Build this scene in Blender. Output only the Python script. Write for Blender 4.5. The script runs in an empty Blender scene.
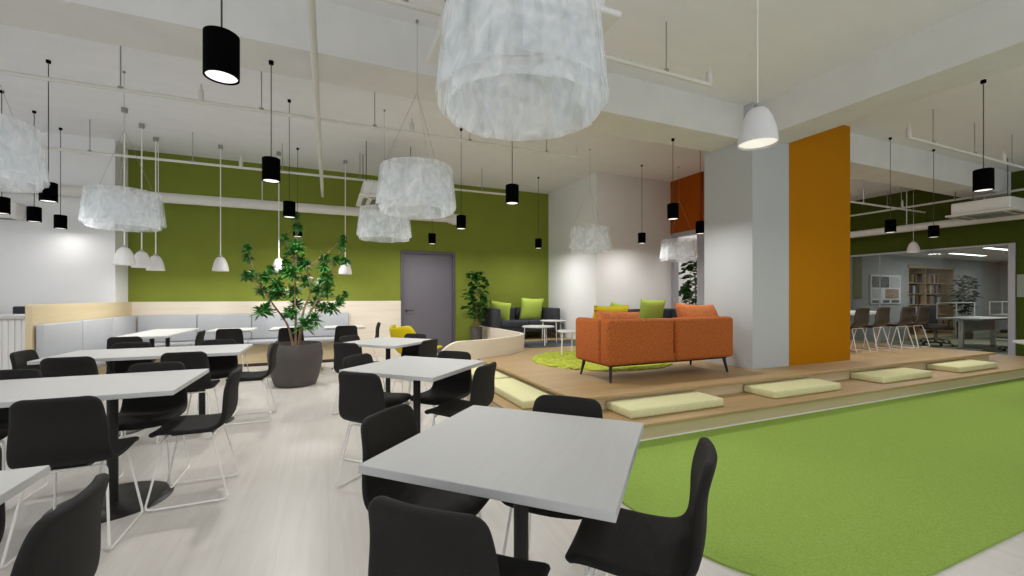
import bpy, bmesh, math, random
from mathutils import Vector, Matrix
random.seed(7)
PI = math.pi
S = bpy.context.scene
C = S.collection

# ---------------------------------------------------------------- materials
def new_mat(name):
    m = bpy.data.materials.new(name); m.use_nodes = True
    nt = m.node_tree; b = nt.nodes['Principled BSDF']
    return m, nt, b
def rgb(h):
    h = h.lstrip('#'); v = [int(h[i:i+2], 16)/255 for i in (0, 2, 4)]
    return tuple((c/12.92 if c <= .04045 else ((c+.055)/1.055)**2.4) for c in v) + (1,)
def mat(name, col, rough=.6, metal=0, var=0, scale=(8, 8, 8), bump=0, bscale=60, spec=.5, coat=0, detail=4):
    """plain procedural surface: colour broken by object-space noise, optional bump"""
    m, nt, b = new_mat(name)
    c = rgb(col) if isinstance(col, str) else col
    b.inputs['Base Color'].default_value = c
    b.inputs['Roughness'].default_value = rough
    b.inputs['Metallic'].default_value = metal
    b.inputs['Specular IOR Level'].default_value = spec
    b.inputs['Coat Weight'].default_value = coat
    tc = nt.nodes.new('ShaderNodeTexCoord')
    if var:
        mp = nt.nodes.new('ShaderNodeMapping'); mp.inputs['Scale'].default_value = scale
        n = nt.nodes.new('ShaderNodeTexNoise'); n.inputs['Scale'].default_value = 1; n.inputs['Detail'].default_value = detail
        r = nt.nodes.new('ShaderNodeValToRGB')
        r.color_ramp.elements[0].position = .3; r.color_ramp.elements[1].position = .7
        r.color_ramp.elements[0].color = tuple(max(0, x*(1-var)) for x in c[:3])+(1,)
        r.color_ramp.elements[1].color = tuple(min(1, x*(1+var)) for x in c[:3])+(1,)
        nt.links.new(tc.outputs['Object'], mp.inputs[0]); nt.links.new(mp.outputs[0], n.inputs['Vector'])
        nt.links.new(n.outputs[0], r.inputs[0]); nt.links.new(r.outputs[0], b.inputs['Base Color'])
    if bump:
        n2 = nt.nodes.new('ShaderNodeTexNoise'); n2.inputs['Scale'].default_value = bscale; n2.inputs['Detail'].default_value = 3
        bp = nt.nodes.new('ShaderNodeBump'); bp.inputs['Strength'].default_value = bump; bp.inputs['Distance'].default_value = .01
        nt.links.new(tc.outputs['Object'], n2.inputs['Vector']); nt.links.new(n2.outputs[0], bp.inputs['Height'])
        nt.links.new(bp.outputs[0], b.inputs['Normal'])
    return m
def emit(name, col, strength):
    m, nt, b = new_mat(name)
    b.inputs['Base Color'].default_value = rgb(col)
    b.inputs['Emission Color'].default_value = rgb(col)
    b.inputs['Emission Strength'].default_value = strength
    return m
def planks(name, col, gap, rough, w, l, var, grain=(1.2, 40, 1), mortar=.0025, rot=0, lo=.84):
    m, nt, b = new_mat(name)
    c = rgb(col)
    tc = nt.nodes.new('ShaderNodeTexCoord')
    mp = nt.nodes.new('ShaderNodeMapping'); mp.inputs['Rotation'].default_value = (0, 0, rot)
    br = nt.nodes.new('ShaderNodeTexBrick')
    br.inputs['Scale'].default_value = 1; br.inputs['Brick Width'].default_value = l; br.inputs['Row Height'].default_value = w
    br.inputs['Mortar Size'].default_value = mortar; br.inputs['Mortar Smooth'].default_value = .2
    br.inputs['Color1'].default_value = tuple(x*(1+var) for x in c[:3])+(1,)
    br.inputs['Color2'].default_value = tuple(x*(1-var) for x in c[:3])+(1,)
    br.inputs['Mortar'].default_value = rgb(gap)
    mp2 = nt.nodes.new('ShaderNodeMapping'); mp2.inputs['Scale'].default_value = grain; mp2.inputs['Rotation'].default_value = (0, 0, rot)
    n = nt.nodes.new('ShaderNodeTexNoise'); n.inputs['Scale'].default_value = 1.5; n.inputs['Detail'].default_value = 6; n.inputs['Distortion'].default_value = .6
    r = nt.nodes.new('ShaderNodeValToRGB')
    r.color_ramp.elements[0].position = .3; r.color_ramp.elements[0].color = (lo, lo*.995, lo*.985, 1)
    r.color_ramp.elements[1].position = .7; r.color_ramp.elements[1].color = (1.04, 1.04, 1.04, 1)
    mx = nt.nodes.new('ShaderNodeMix'); mx.data_type = 'RGBA'; mx.blend_type = 'MULTIPLY'; mx.inputs['Factor'].default_value = 1
    nt.links.new(tc.outputs['Object'], mp.inputs[0]); nt.links.new(mp.outputs[0], br.inputs[0])
    nt.links.new(tc.outputs['Object'], mp2.inputs[0]); nt.links.new(mp2.outputs[0], n.inputs['Vector']); nt.links.new(n.outputs[0], r.inputs[0])
    nt.links.new(br.outputs[0], mx.inputs[6]); nt.links.new(r.outputs[0], mx.inputs[7]); nt.links.new(mx.outputs[2], b.inputs['Base Color'])
    b.inputs['Roughness'].default_value = rough
    return m

M = {}
M['white_wall'] = mat('white_wall_paint', '#e6e6e6', .75, var=.02, scale=(1.5, 1.5, 1.5))
M['grey_wall'] = mat('grey_column_paint', '#b6b8ba', .75, var=.015, scale=(1, 1, 1))
M['ceiling'] = mat('ceiling_plaster', '#e9e9ed', .9, var=.02, scale=(2.2, 6, 4), bump=.15, bscale=30)
M['beam'] = mat('beam_plaster', '#d8d7d5', .9, var=.035, scale=(3, 3, 3), bump=.12, bscale=40)
M['green_wall'] = mat('green_wall_paint', '#7a8433', .8, var=.03, scale=(3, 3, 3), bump=.1, bscale=90, spec=.15)
M['green_dark'] = mat('deep_green_wall_paint', '#434e14', .8, var=.03, scale=(3, 3, 3), spec=.15)
M['orange_wall'] = mat('orange_wall_paint', '#b07200', .75, var=.02, scale=(2, 2, 2), spec=.12)
M['rust_wall'] = mat('rust_orange_wall_paint', '#9c4a05', .75, var=.03, scale=(2, 2, 2), spec=.12)
M['floor'] = planks('pale_floor_planks', '#cdc8c1', '#c2bdb5', .36, .24, 1.8, .010, mortar=.0015, rot=PI/2, grain=(16, 1, 1), lo=.945)
M['oak'] = planks('oak_boards', '#ac8f63', '#93784f', .5, .145, 2.2, .05, mortar=.0015, grain=(1.0, 22, 22))
M['birch'] = mat('birch_plywood', '#cebc97', .5, var=.05, scale=(1.2, 1.2, 14))
M['birch_pale'] = mat('pale_birch_plywood', '#dfd4c2', .5, var=.05, scale=(1.2, 1.2, 14))
M['carpet'] = mat('green_carpet_pile', '#92ae52', .95, var=.13, scale=(120, 120, 120), bump=.5, bscale=260, spec=.1, detail=2)
M['lime_rug'] = mat('lime_shag', '#adb644', .95, var=.32, scale=(18, 18, 18), bump=.9, bscale=60, spec=.1)
M['grey_rug'] = mat('slate_rug', '#5b5f63', .95, var=.12, scale=(60, 60, 60), bump=.4, bscale=160, spec=.1)
M['tabletop'] = mat('white_laminate', '#bfbfbd', .55, var=.025, scale=(5, 60, 5))
M['table_edge'] = mat('white_edge_band', '#b4b4b2', .45)
M['black'] = mat('black_powder_coat', '#141210', .55, var=.06, scale=(40, 40, 40))
M['black_wood'] = mat('black_stained_base', '#24221f', .4, var=.15, scale=(3, 50, 3))
M['upholstery'] = mat('charcoal_upholstery', '#181613', .75, var=.16, scale=(170, 170, 170), bump=.35, bscale=320, spec=.35)
M['brown_shell'] = mat('dark_brown_shell', '#3c322b', .5, var=.05, scale=(9, 9, 9))
M['white_metal'] = mat('white_metal_rod', '#eceae6', .4)
M['grey_metal'] = mat('grey_metal', '#9b9a97', .35, .3)
M['dark_metal'] = mat('dark_metal_rod', '#3b3a37', .5, .3)
M['pendant_black'] = mat('matt_black_pendant', '#030303', .8, spec=.03)
M['diffuser'] = emit('pendant_diffuser', '#fffdf8', .95)
M['bell_white'] = mat('white_bell_shade', '#d9d7d6', .45)
M['bell_glow'] = emit('white_bell_glow', '#fffaf2', .6)
M['pipe'] = mat('white_painted_pipe', '#d5d3cc', .5)
M['ac'] = mat('white_unit_plastic', '#dcdbd7', .45)
M['ac_slot'] = mat('grey_unit_grille', '#6f7072', .6)
M['pad_white'] = mat('light_grey_vinyl', '#b0b2b6', .5, var=.02, scale=(6, 6, 6))
M['kick'] = mat('dark_plinth', '#4b423a', .6)
M['door'] = mat('grey_door_paint', '#625e66', .55, var=.02, scale=(2, 2, 2))
M['door_frame'] = mat('grey_frame_paint', '#504c54', .5)
M['cream'] = mat('cream_cushion_fabric', '#d6d3a4', .9, var=.05, scale=(50, 50, 50), bump=.25, bscale=160, spec=.15)
M['orange_fabric'] = mat('orange_sofa_fabric', '#aa5d2e', .9, var=.30, scale=(55, 55, 55), bump=.5, bscale=240, spec=.15)
M['orange_pillow'] = mat('orange_cushion_fabric', '#b96c3e', .9, var=.26, scale=(55, 55, 55), bump=.4, bscale=220, spec=.15)
M['yellow_fabric'] = mat('mustard_fabric', '#bda80c', .85, var=.06, scale=(70, 70, 70), bump=.2, bscale=160, spec=.2)
M['lime_fabric'] = mat('lime_cushion_fabric', '#a8bb52', .88, var=.06, scale=(80, 80, 80), bump=.25, bscale=180, spec=.15)
M['sofa_dark'] = mat('charcoal_sofa_fabric', '#3c3d42', .9, var=.12, scale=(100, 100, 100), bump=.35, bscale=220, spec=.15)
M['pot'] = mat('charcoal_pot', '#4a4542', .6, var=.06, scale=(5, 5, 5), bump=.08, bscale=60)
M['soil'] = mat('dark_soil', '#251d17', 1, var=.4, scale=(60, 60, 60), bump=.8, bscale=90)
M['bark'] = mat('tan_bark', '#8d7156', .85, var=.2, scale=(20, 20, 60), bump=.4, bscale=90)
M['leaf'] = mat('deep_green_leaf', '#36752a', .45, var=.35, scale=(9, 9, 9))
M['leaf_fig'] = mat('glossy_fig_leaf', '#24521c', .35, var=.4, scale=(10, 10, 10))
M['leaf_grey'] = mat('grey_green_leaf', '#47544a', .5, var=.3, scale=(9, 9, 9))
M['frame_metal'] = mat('aluminium_frame', '#a9a9b1', .4, .1)
M['grey_panel'] = mat('grey_wall_panel', '#8c9384', .6)
M['room_grey'] = mat('office_wall_paint', '#aeb2b1', .8)
M['shelf_wood'] = mat('beech_shelf', '#cbb590', .55, var=.06, scale=(2, 2, 18))
M['paper'] = mat('white_paper', '#e8e8e8', .7)
M['office_floor'] = mat('sage_office_floor', '#868b72', .6, var=.05, scale=(3, 3, 3))
M['strip'] = emit('ceiling_light_strip', '#ffffff', 4)

def chandelier_mat():
    m, nt, b = new_mat('woven_translucent_mesh')
    out = nt.nodes['Material Output']; nt.nodes.remove(b)
    tc = nt.nodes.new('ShaderNodeTexCoord')
    mp = nt.nodes.new('ShaderNodeMapping'); mp.inputs['Scale'].default_value = (13, 13, 8)
    n = nt.nodes.new('ShaderNodeTexNoise'); n.inputs['Scale'].default_value = 1; n.inputs['Detail'].default_value = 6; n.inputs['Distortion'].default_value = 1.2
    r = nt.nodes.new('ShaderNodeValToRGB'); r.color_ramp.elements[0].position = .32; r.color_ramp.elements[1].position = .66
    r.color_ramp.elements[0].color = (.70, .75, .79, 1); r.color_ramp.elements[1].color = (.94, .96, .98, 1)
    d = nt.nodes.new('ShaderNodeBsdfDiffuse'); t = nt.nodes.new('ShaderNodeBsdfTranslucent'); tr = nt.nodes.new('ShaderNodeBsdfTransparent')
    ma = nt.nodes.new('ShaderNodeMixShader'); ma.inputs[0].default_value = .5
    mb = nt.nodes.new('ShaderNodeMixShader')
    mr = nt.nodes.new('ShaderNodeMapRange'); mr.inputs[1].default_value = .3; mr.inputs[2].default_value = .7; mr.inputs[3].default_value = .40; mr.inputs[4].default_value = .60
    L = nt.links.new
    L(tc.outputs['Object'], mp.inputs[0]); L(mp.outputs[0], n.inputs['Vector']); L(n.outputs[0], r.inputs[0]); L(n.outputs[0], mr.inputs[0])
    L(r.outputs[0], d.inputs[0]); L(r.outputs[0], t.inputs[0]); L(d.outputs[0], ma.inputs[1]); L(t.outputs[0], ma.inputs[2])
    L(mr.outputs[0], mb.inputs[0]); L(tr.outputs[0], mb.inputs[1]); L(ma.outputs[0], mb.inputs[2]); L(mb.outputs[0], out.inputs[0])
    return m
M['mesh_shade'] = chandelier_mat()
def glass_mat():
    m, nt, b = new_mat('clear_glazing')
    out = nt.nodes['Material Output']; nt.nodes.remove(b)
    tr = nt.nodes.new('ShaderNodeBsdfTransparent'); tr.inputs[0].default_value = (.86, .88, .87, 1)
    gl = nt.nodes.new('ShaderNodeBsdfGlossy'); gl.inputs['Roughness'].default_value = .02
    fr = nt.nodes.new('ShaderNodeFresnel'); fr.inputs[0].default_value = 1.45
    mx = nt.nodes.new('ShaderNodeMixShader')
    nt.links.new(fr.outputs[0], mx.inputs[0]); nt.links.new(tr.outputs[0], mx.inputs[1]); nt.links.new(gl.outputs[0], mx.inputs[2]); nt.links.new(mx.outputs[0], out.inputs[0])
    return m
M['glass'] = glass_mat()

# ---------------------------------------------------------------- mesh helpers
def box(bm, x0, x1, y0, y1, z0, z1, r=0, seg=3, mtx=None):
    vs = bmesh.ops.create_cube(bm, size=1)['verts']
    for v in vs:
        v.co = Vector(((x0+x1)/2+v.co.x*(x1-x0), (y0+y1)/2+v.co.y*(y1-y0), (z0+z1)/2+v.co.z*(z1-z0)))
    es = set(e for v in vs for e in v.link_edges)
    if r:
        res = bmesh.ops.bevel(bm, geom=list(es), offset=r, segments=seg, affect='EDGES', profile=.5)
        vs = list(set(vs_ for f in res['faces'] for vs_ in f.verts))
    if mtx is not None:
        bmesh.ops.transform(bm, matrix=mtx, verts=[v for v in vs if v.is_valid])
    return bm
def fillet(pts, r, n=5):
    out = [Vector(pts[0])]
    for i in range(1, len(pts)-1):
        p0, p, p1 = Vector(pts[i-1]), Vector(pts[i]), Vector(pts[i+1])
        a = (p0-p); b = (p1-p); k = min(r, a.length*.45, b.length*.45)
        s = p+a.normalized()*k; e = p+b.normalized()*k
        for j in range(n+1):
            t = j/n; out.append((1-t)**2*s+2*t*(1-t)*p+t*t*e)
    out.append(Vector(pts[-1])); return out
def tube(bm, pts, r, seg=8, r1=None, cap=True):
    pts = [Vector(p) for p in pts]; rings = []; prev = None
    for i, p in enumerate(pts):
        t = (pts[min(i+1, len(pts)-1)]-pts[max(i-1, 0)]).normalized()
        if prev is None:
            up = Vector((0, 0, 1)) if abs(t.z) < .9 else Vector((1, 0, 0))
            nrm = t.cross(up).normalized()
        else:
            nrm = (prev-t*prev.dot(t)).normalized()
        prev = nrm; bn = t.cross(nrm)
        rr = r if r1 is None else r+(r1-r)*i/(len(pts)-1)
        rings.append([bm.verts.new(p+(nrm*math.cos(2*PI*k/seg)+bn*math.sin(2*PI*k/seg))*rr) for k in range(seg)])
    for a, b in zip(rings, rings[1:]):
        for k in range(seg):
            bm.faces.new((a[k], a[(k+1) % seg], b[(k+1) % seg], b[k]))
    if cap:
        bm.faces.new(rings[0][::-1]); bm.faces.new(rings[-1])
    return bm
def lathe(bm, prof, seg=32, cx=0, cy=0, cap0=True, cap1=True):
    rings = []
    for (r, z) in prof:
        rings.append([bm.verts.new((cx+r*math.cos(2*PI*k/seg), cy+r*math.sin(2*PI*k/seg), z)) for k in range(seg)])
    for a, b in zip(rings, rings[1:]):
        for k in range(seg):
            bm.faces.new((a[k], a[(k+1) % seg], b[(k+1) % seg], b[k]))
    if cap0: bm.faces.new(rings[0][::-1])
    if cap1: bm.faces.new(rings[-1])
    return bm
def prism(bm, poly, z0, z1):
    a = [bm.verts.new((x, y, z0)) for x, y in poly]; b = [bm.verts.new((x, y, z1)) for x, y in poly]
    bm.faces.new(a[::-1]); bm.faces.new(b)
    n = len(poly)
    for i in range(n): bm.faces.new((a[i], a[(i+1) % n], b[(i+1) % n], b[i]))
    return bm
def obj(name, bm, m, parent=None, loc=None, smooth=False, bevel=0, sub=0, kind=None, angle=.7):
    me = bpy.data.meshes.new(name)
    bmesh.ops.recalc_face_normals(bm, faces=bm.faces[:])
    if smooth:
        for f in bm.faces: f.smooth = True
        for e in bm.edges:
            if len(e.link_faces) == 2 and e.calc_face_angle(0) > angle: e.smooth = False
    bm.to_mesh(me); bm.free()
    me.materials.append(M[m] if isinstance(m, str) else m)
    o = bpy.data.objects.new(name, me); C.objects.link(o)
    if parent: o.parent = parent
    if loc: o.location = loc
    if bevel:
        b = o.modifiers.new('bevel', 'BEVEL'); b.width = bevel; b.segments = 2; b.limit_method = 'ANGLE'
    if sub:
        s = o.modifiers.new('sub', 'SUBSURF'); s.levels = sub; s.render_levels = sub
    if kind: o['kind'] = kind
    return o
NB = bmesh.new
def struct(name, bm, m, parent=None, **k):
    o = obj(name, bm, m, parent, **k)
    if parent is None: o['kind'] = 'structure'
    return o
def tag(o, label, cat, group=None):
    o['label'] = label; o['category'] = cat
    if group: o['group'] = group
    return o
def thing(name, label, cat, loc=(0, 0, 0), rz=0, group=None):
    o = bpy.data.objects.new(name, None); C.objects.link(o); o.empty_display_size = .1
    o.location = loc; o.rotation_euler = (0, 0, rz)
    return tag(o, label, cat, group)
def dup(root, loc, rz, label, group=None):
    r = root.copy(); C.objects.link(r); r.location = loc; r.rotation_euler = (0, 0, rz); r['label'] = label
    if group: r['group'] = group
    for ch in list(root.children):
        c = ch.copy(); C.objects.link(c); c.parent = r
        for g in list(ch.children):
            d = g.copy(); C.objects.link(d); d.parent = c
    return r
def area(name, loc, size, power, rot=(0, 0, 0), col=(1, .985, .965), spread=PI, shape='DISK', sy=None, parent=None):
    l = bpy.data.lights.new(name, 'AREA'); l.shape = shape; l.size = size; l.energy = power; l.color = col; l.spread = spread
    if sy: l.size_y = sy
    o = bpy.data.objects.new(name, l); C.objects.link(o); o.location = loc; o.rotation_euler = rot
    if parent: o.parent = parent
    return o

CEIL = 3.825
# ---------------------------------------------------------------- the setting
struct('floor', box(NB(), -9, 22, -2.2, 10, -.1, 0), 'floor')
struct('ceiling', box(NB(), -9, 22, -5, 10, CEIL, CEIL+.12), 'ceiling')
struct('beam', box(NB(), -9, 12.9, 4.03, 4.57, 3.37, CEIL+.02), 'beam')
struct('beam', box(NB(), 5.22, 5.76, -5, 4.04, 3.365, CEIL+.02), 'beam')
struct('wall_left', box(NB(), -9, -3.2, 8.95, 9.6, 0, CEIL), 'white_wall')
# green wall with the opening of the grey door
gw = NB(); box(gw, -3.2, 1.43, 9.44, 9.6, 0, CEIL); box(gw, 2.64, 5.04, 9.44, 9.6, 0, CEIL); box(gw, 1.43, 2.64, 9.44, 9.6, 2.27, CEIL)
struct('wall_back', gw, 'green_wall')
struct('wall_back_panelling', box(NB(), -3.2, 1.43, 9.415, 9.44, 0, 1.18), 'birch_pale')
struct('wall_box', box(NB(), 5.04, 7.12, 7.36, 9.6, 0, CEIL), 'white_wall')
struct('column', box(NB(), 5.1, 5.84, 3.9, 4.68, 0, CEIL+.01), 'grey_wall')
struct('wall_orange', box(NB(), 5.82, 7.2, 3.895, 4.75, 0, CEIL+.005), 'orange_wall')
ow = NB(); box(ow, 7.0, 7.15, 4.7, 6.45, 0, CEIL); box(ow, 7.0, 7.15, 6.5, 7.37, 2.66, CEIL)
struct('wall_rust', ow, 'rust_wall')
# glazed doorway under the rust wall
d2 = struct('door_2', box(NB(), 7.03, 7.15, 7.27, 7.355, .32, 2.66), 'frame_metal')
struct('frame_post', box(NB(), 6.985, 7.15, 6.40, 6.60, .32, 2.66), 'frame_metal', d2)
struct('frame_head', box(NB(), 6.985, 7.15, 6.6, 7.27, 2.58, 2.66), 'frame_metal', d2)
# grey door in the green wall
d1 = struct('door_1', box(NB(), 1.495, 2.575, 9.47, 9.52, .0, 2.205, .004, 1), 'door')
fr = NB(); box(fr, 1.43, 1.495, 9.42, 9.55, 0, 2.27); box(fr, 2.575, 2.64, 9.42, 9.55, 0, 2.27); box(fr, 1.495, 2.575, 9.42, 9.55, 2.205, 2.27)
struct('door_frame', fr, 'door_frame', d1, bevel=.004)
hd = NB(); tube(hd, fillet([(1.56, 9.47, .97), (1.56, 9.40, .97), (1.70, 9.40, .97)], .02), .011, 8); lathe(hd, [(.03, .955), (.03, .985)], 16, 1.56, 9.465)
struct('door_handle', hd, 'dark_metal', d1, smooth=True)
# right-hand green wall with the glazed front of the office
UW = 12.9
rw = NB(); box(rw, UW, UW+.14, -5, 3.98, 0, CEIL); box(rw, UW, UW+.14, 3.98, 7.36, 2.37, CEIL); box(rw, UW, UW+.14, 7.36, 8.6, 0, CEIL)
struct('wall_right', rw, 'green_dark')
struct('wall_rear', box(NB(), 7.12, 13.0, 8.5, 8.62, 0, CEIL), 'white_wall')
struct('wall_right_panel', box(NB(), UW-.03, UW, 2.2, 3.94, 1.26, 1.72), 'grey_panel')
w1 = struct('window_1', box(NB(), UW-.05, UW+.1, 3.96, 4.06, 0, 2.37, .006, 1), 'frame_metal')
fr = NB(); box(fr, UW-.04, UW+.08, 4.06, 7.38, 2.33, 2.37); box(fr, UW-.04, UW+.08, 7.32, 7.38, 0, 2.33); box(fr, UW-.04, UW+.08, 4.06, 7.32, 0, .05)
struct('window_frame', fr, 'frame_metal', w1)
struct('pane_joint', box(NB(), UW, UW+.014, 6.30, 6.315, .05, 2.31), 'white_metal', w1)
struct('window_pane', box(NB(), UW, UW+.012, 4.06, 7.32, .05, 2.33), 'glass', w1)
# office behind the glass
struct('floor_office', box(NB(), UW+.1, 21.5, 2.5, 7.4, -.02, .012), 'office_floor')
struct('ceiling_office', box(NB(), UW+.14, 21.5, 2.5, 7.9, 2.46, 2.54), 'white_wall')
ob = NB(); box(ob, UW+.14, 15.74, 7.0, 7.1, 0, 2.46); box(ob, 18.46, 21.6, 7.0, 7.1, 0, 2.46); box(ob, 15.74, 18.46, 7.0, 7.1, 2.2, 2.46)
struct('wall_office', ob, 'room_grey')
struct('wall_office_green', box(NB(), UW+.14, 13.42, 6.97, 7.0, 1.22, 2.46), 'green_wall')
struct('wall_office_side', box(NB(), 21.5, 21.6, 2.5, 7.1, 0, 2.46), 'room_grey')
struct('wall_office_front', box(NB(), UW+.14, 21.6, 2.4, 2.5, 0, 2.46), 'room_grey')

# platform, lower step and green carpet
path = [(1.46, 6.20), (1.9, 6.24), (2.3, 6.34), (2.7, 6.52), (3.02, 6.75), (3.22, 7.04), (3.28, 7.4), (3.26, 8.2), (3.22, 9.40)]
plat = [(2.17, 3.49), (10.36, 3.49), (10.36, 8.49), (7.13, 8.49), (7.13, 7.37), (5.03, 7.37), (5.03, 9.43)] + path[::-1][:-2] + [(2.17, 6.31)]
struct('platform', prism(NB(), plat, 0, .285), 'birch')
lip = [(2.11, 3.43), (10.42, 3.43), (10.42, 8.5), (7.12, 8.5), (7.12, 7.36), (5.04, 7.36), (5.04, 9.44)] + path[::-1][:-2] + [(2.11, 6.29)]
struct('platform_top', prism(NB(), lip, .285, .32), 'oak', bevel=.008)
st = [(1.66, 3.0), (11.7, 3.0), (11.7, 8.49), (10.37, 8.49), (10.37, 3.5), (2.16, 3.5), (2.16, 6.31), (1.66, 6.22)]
struct('step', prism(NB(), st, 0, .142), 'birch')
stl = [(1.60, 2.94), (11.75, 2.94), (11.75, 8.5), (10.36, 8.5), (10.36, 3.49), (2.17, 3.49), (2.17, 6.31), (1.60, 6.21)]
struct('step_top', prism(NB(), stl, .142, .172), 'oak', bevel=.008)
cp = [(12.85, 2.99), (1.667, 2.99), (1.667, 1.74)]
for i in range(1, 13):
    a = PI+PI/2*i/12; cp.append((2.367+.7*math.cos(a), 1.74+.7*math.sin(a)))
cp.append((12.85, 1.04))
struct('carpet', prism(NB(), cp, 0, .012), 'carpet')
struct('carpet_edging', prism(NB(), [(1.655, 2.985), (11.7, 2.985), (11.7, 3.01), (1.655, 3.01)], .0, .02), 'white_metal')

# curved birch parapet round the platform corner
def ribbon(bm, pts, w, z0, ztop):
    pts = [Vector((p[0], p[1])) for p in pts]; rows = []
    for i, p in enumerate(pts):
        t = (pts[min(i+1, len(pts)-1)]-pts[max(i-1, 0)]).normalized(); n = Vector((-t.y, t.x))*w/2
        zt = ztop[i]
        rows.append([bm.verts.new((p.x-n.x, p.y-n.y, z0)), bm.verts.new((p.x+n.x, p.y+n.y, z0)), bm.verts.new((p.x+n.x, p.y+n.y, zt)), bm.verts.new((p.x-n.x, p.y-n.y, zt))])
    for a, b in zip(rows, rows[1:]):
        for k in range(4): bm.faces.new((a[k], a[(k+1) % 4], b[(k+1) % 4], b[k]))
    bm.faces.new(rows[0][::-1]); bm.faces.new(rows[-1]); return bm
def smoothpath(p, n=8):
    out = []
    for i in range(len(p)-1):
        p0, p1, p2, p3 = [Vector(p[max(0, min(len(p)-1, i+k))]) for k in (-1, 0, 1, 2)]
        for j in range(n):
            t = j/n
            out.append(.5*((2*p1)+(-p0+p2)*t+(2*p0-5*p1+4*p2-p3)*t*t+(-p0+3*p1-3*p2+p3)*t**3))
    out.append(Vector(p[-1])); return out
sp = smoothpath(path)
zt = [.60 if i > 7 else .60-.27*((7-i)/7)**2.2 for i in range(len(sp))]
struct('parapet', ribbon(NB(), sp, .07, 0, zt), 'birch_pale', smooth=True)

# divider and built-in benches
struct('divider', box(NB(), -3.2, -3.14, 6.70, 9.412, 0, 1.18, .003, 1), 'birch')
def bench(name, label, along, n, origin, rz, seat_len):
    t = thing(name, label, 'bench', origin, rz)     # local: x along the bench, back at y=0, front at y=-.5
    obj('base', box(NB(), .03, seat_len-.01, -.44, -.02, .06, .40), 'birch', t)
    obj('plinth', box(NB(), .05, seat_len-.03, -.40, -.02, 0, .06), 'kick', t)
    for i in range(n):
        obj('seat_pad', box(NB(), i*along+.003, min((i+1)*along, seat_len)-.003, -.5, -.09, .40, .47, .018), 'pad_white', t, smooth=True)
        obj('back_pad', box(NB(), i*along+.003, (i+1)*along-.003, -.08, -.005, .47, .95, .018), 'pad_white', t, smooth=True)
    return t
bench('bench', 'light grey padded wall bench below the green wall', .855, 4, (-3.045, 9.41, 0), 0, 3.42)
bench('bench', 'light grey padded bench backing onto the birch divider at left', .87, 3, (-3.13, 6.72, 0), PI/2, 2.17)

# ---------------------------------------------------------------- chairs
def shell_mesh(W, Hb, thick=.03):
    """continuous seat and back: profile in the y-z plane, front lip at +y"""
    prof = [(.190, .418), (.186, .436), (.168, .447), (.13, .450), (.075, .446), (.02, .441), (-.04, .438), (-.10, .440), (-.145, .450), (-.178, .472), (-.198, .505), (-.207, .545),
            (-.210, .59), (-.210, .635), (-.214, .68), (-.221, .715), (-.230, .748), (-.238, .775), (-.243, Hb)]
    ls = [0]
    for a, b in zip(prof, prof[1:]): ls.append(ls[-1]+math.dist(a, b))
    tot = ls[-1]; bm = NB(); rows = []; nx = 10
    for (y, z), l in zip(prof, ls):
        f = l/tot
        w = W*(.97+.03*min(1, f/.3)) if f < .5 else W*(1-.17*((f-.5)/.5)**1.3)
        hw = w/2
        r = .036; s = min(l, tot-l)
        if s < r: hw = hw-r+math.sqrt(max(0, r*r-(r-s)**2))
        bk = max(0, min(1, (f-.42)/.2))
        row = []
        for k in range(nx+1):
            t = -1+2*k/nx; x = hw*t
            row.append(bm.verts.new((x, y+bk*.022*t*t, z+(1-bk)*.012*t*t)))
        rows.append(row)
    for a, b in zip(rows, rows[1:]):
        for k in range(nx): bm.faces.new((a[k], a[k+1], b[k+1], b[k]))
    return bm
def make_chair(name, label, group, shell, W=.395, Hb=.795, leg='white_metal'):
    t = thing(name, label, 'chair', (0, 0, 0), 0, group)
    o = obj('seat_shell', shell_mesh(W, Hb), shell, t, smooth=True)
    s = o.modifiers.new('thick', 'SOLIDIFY'); s.thickness = .03; s.offset = 0
    s = o.modifiers.new('sub', 'SUBSURF'); s.levels = 1; s.render_levels = 1
    for sx in (-1, 1):
        bm = NB()
        tube(bm, fillet([(0, -.12, .412), (sx*.15, -.12, .414), (sx*.195, -.215, .0125), (sx*.195, .205, .0125), (sx*.15, .12, .42), (0, .12, .42)], .03), .006, 8)
        obj('leg', bm, leg, t, smooth=True)
    bm = NB()
    box(bm, -.07, .07, -.11, .11, .405, .424)
    obj('seat_bracket', bm, 'black', t)
    return t
chair0 = make_chair('cafe_chair', '', 'black cafe chairs round the tables', 'upholstery')
used = [False]
def chair(x, y, n, label):
    """(x, y) the middle of the back's top edge on plan, n the outward direction the back points to"""
    n = Vector(n).normalized(); px, py = x-n.x*.243, y-n.y*.243
    rz = math.atan2(n.x, -n.y)
    if not used[0]:
        used[0] = True; chair0.location = (px, py, 0); chair0.rotation_euler = (0, 0, rz); chair0['label'] = label; return chair0
    return dup(chair0, (px, py, 0), rz, label)
q = .7071
T1, T2, T3 = (.66, 1.452), (.635, 3.37), (.655, 5.3)
def around(c, sx, sy, D, label, lat=0): chair(c[0]+sx*q*D+sy*q*lat, c[1]+sy*q*D-sx*q*lat, (sx, sy), label)
around(T1, -1, -1, .665, 'charcoal chair in the bottom centre, its broad back to us, before the nearest square table')
around(T1, 1, -1, .65, 'charcoal chair seen side-on at the right of the nearest table, beside the green carpet')
around(T1, -1, 1, .63, 'charcoal chair at the left rear edge of the nearest table, partly hidden by its top')
around(T1, 1, 1, .54, 'charcoal chair behind the nearest table, only its back showing before the cream step cushions', .045)
around(T2, -1, -1, .675, 'charcoal chair at the left front of the middle square table, back to us')
around(T2, 1, -1, .65, 'charcoal chair at the right front of the middle square table, facing left', .05)
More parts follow.
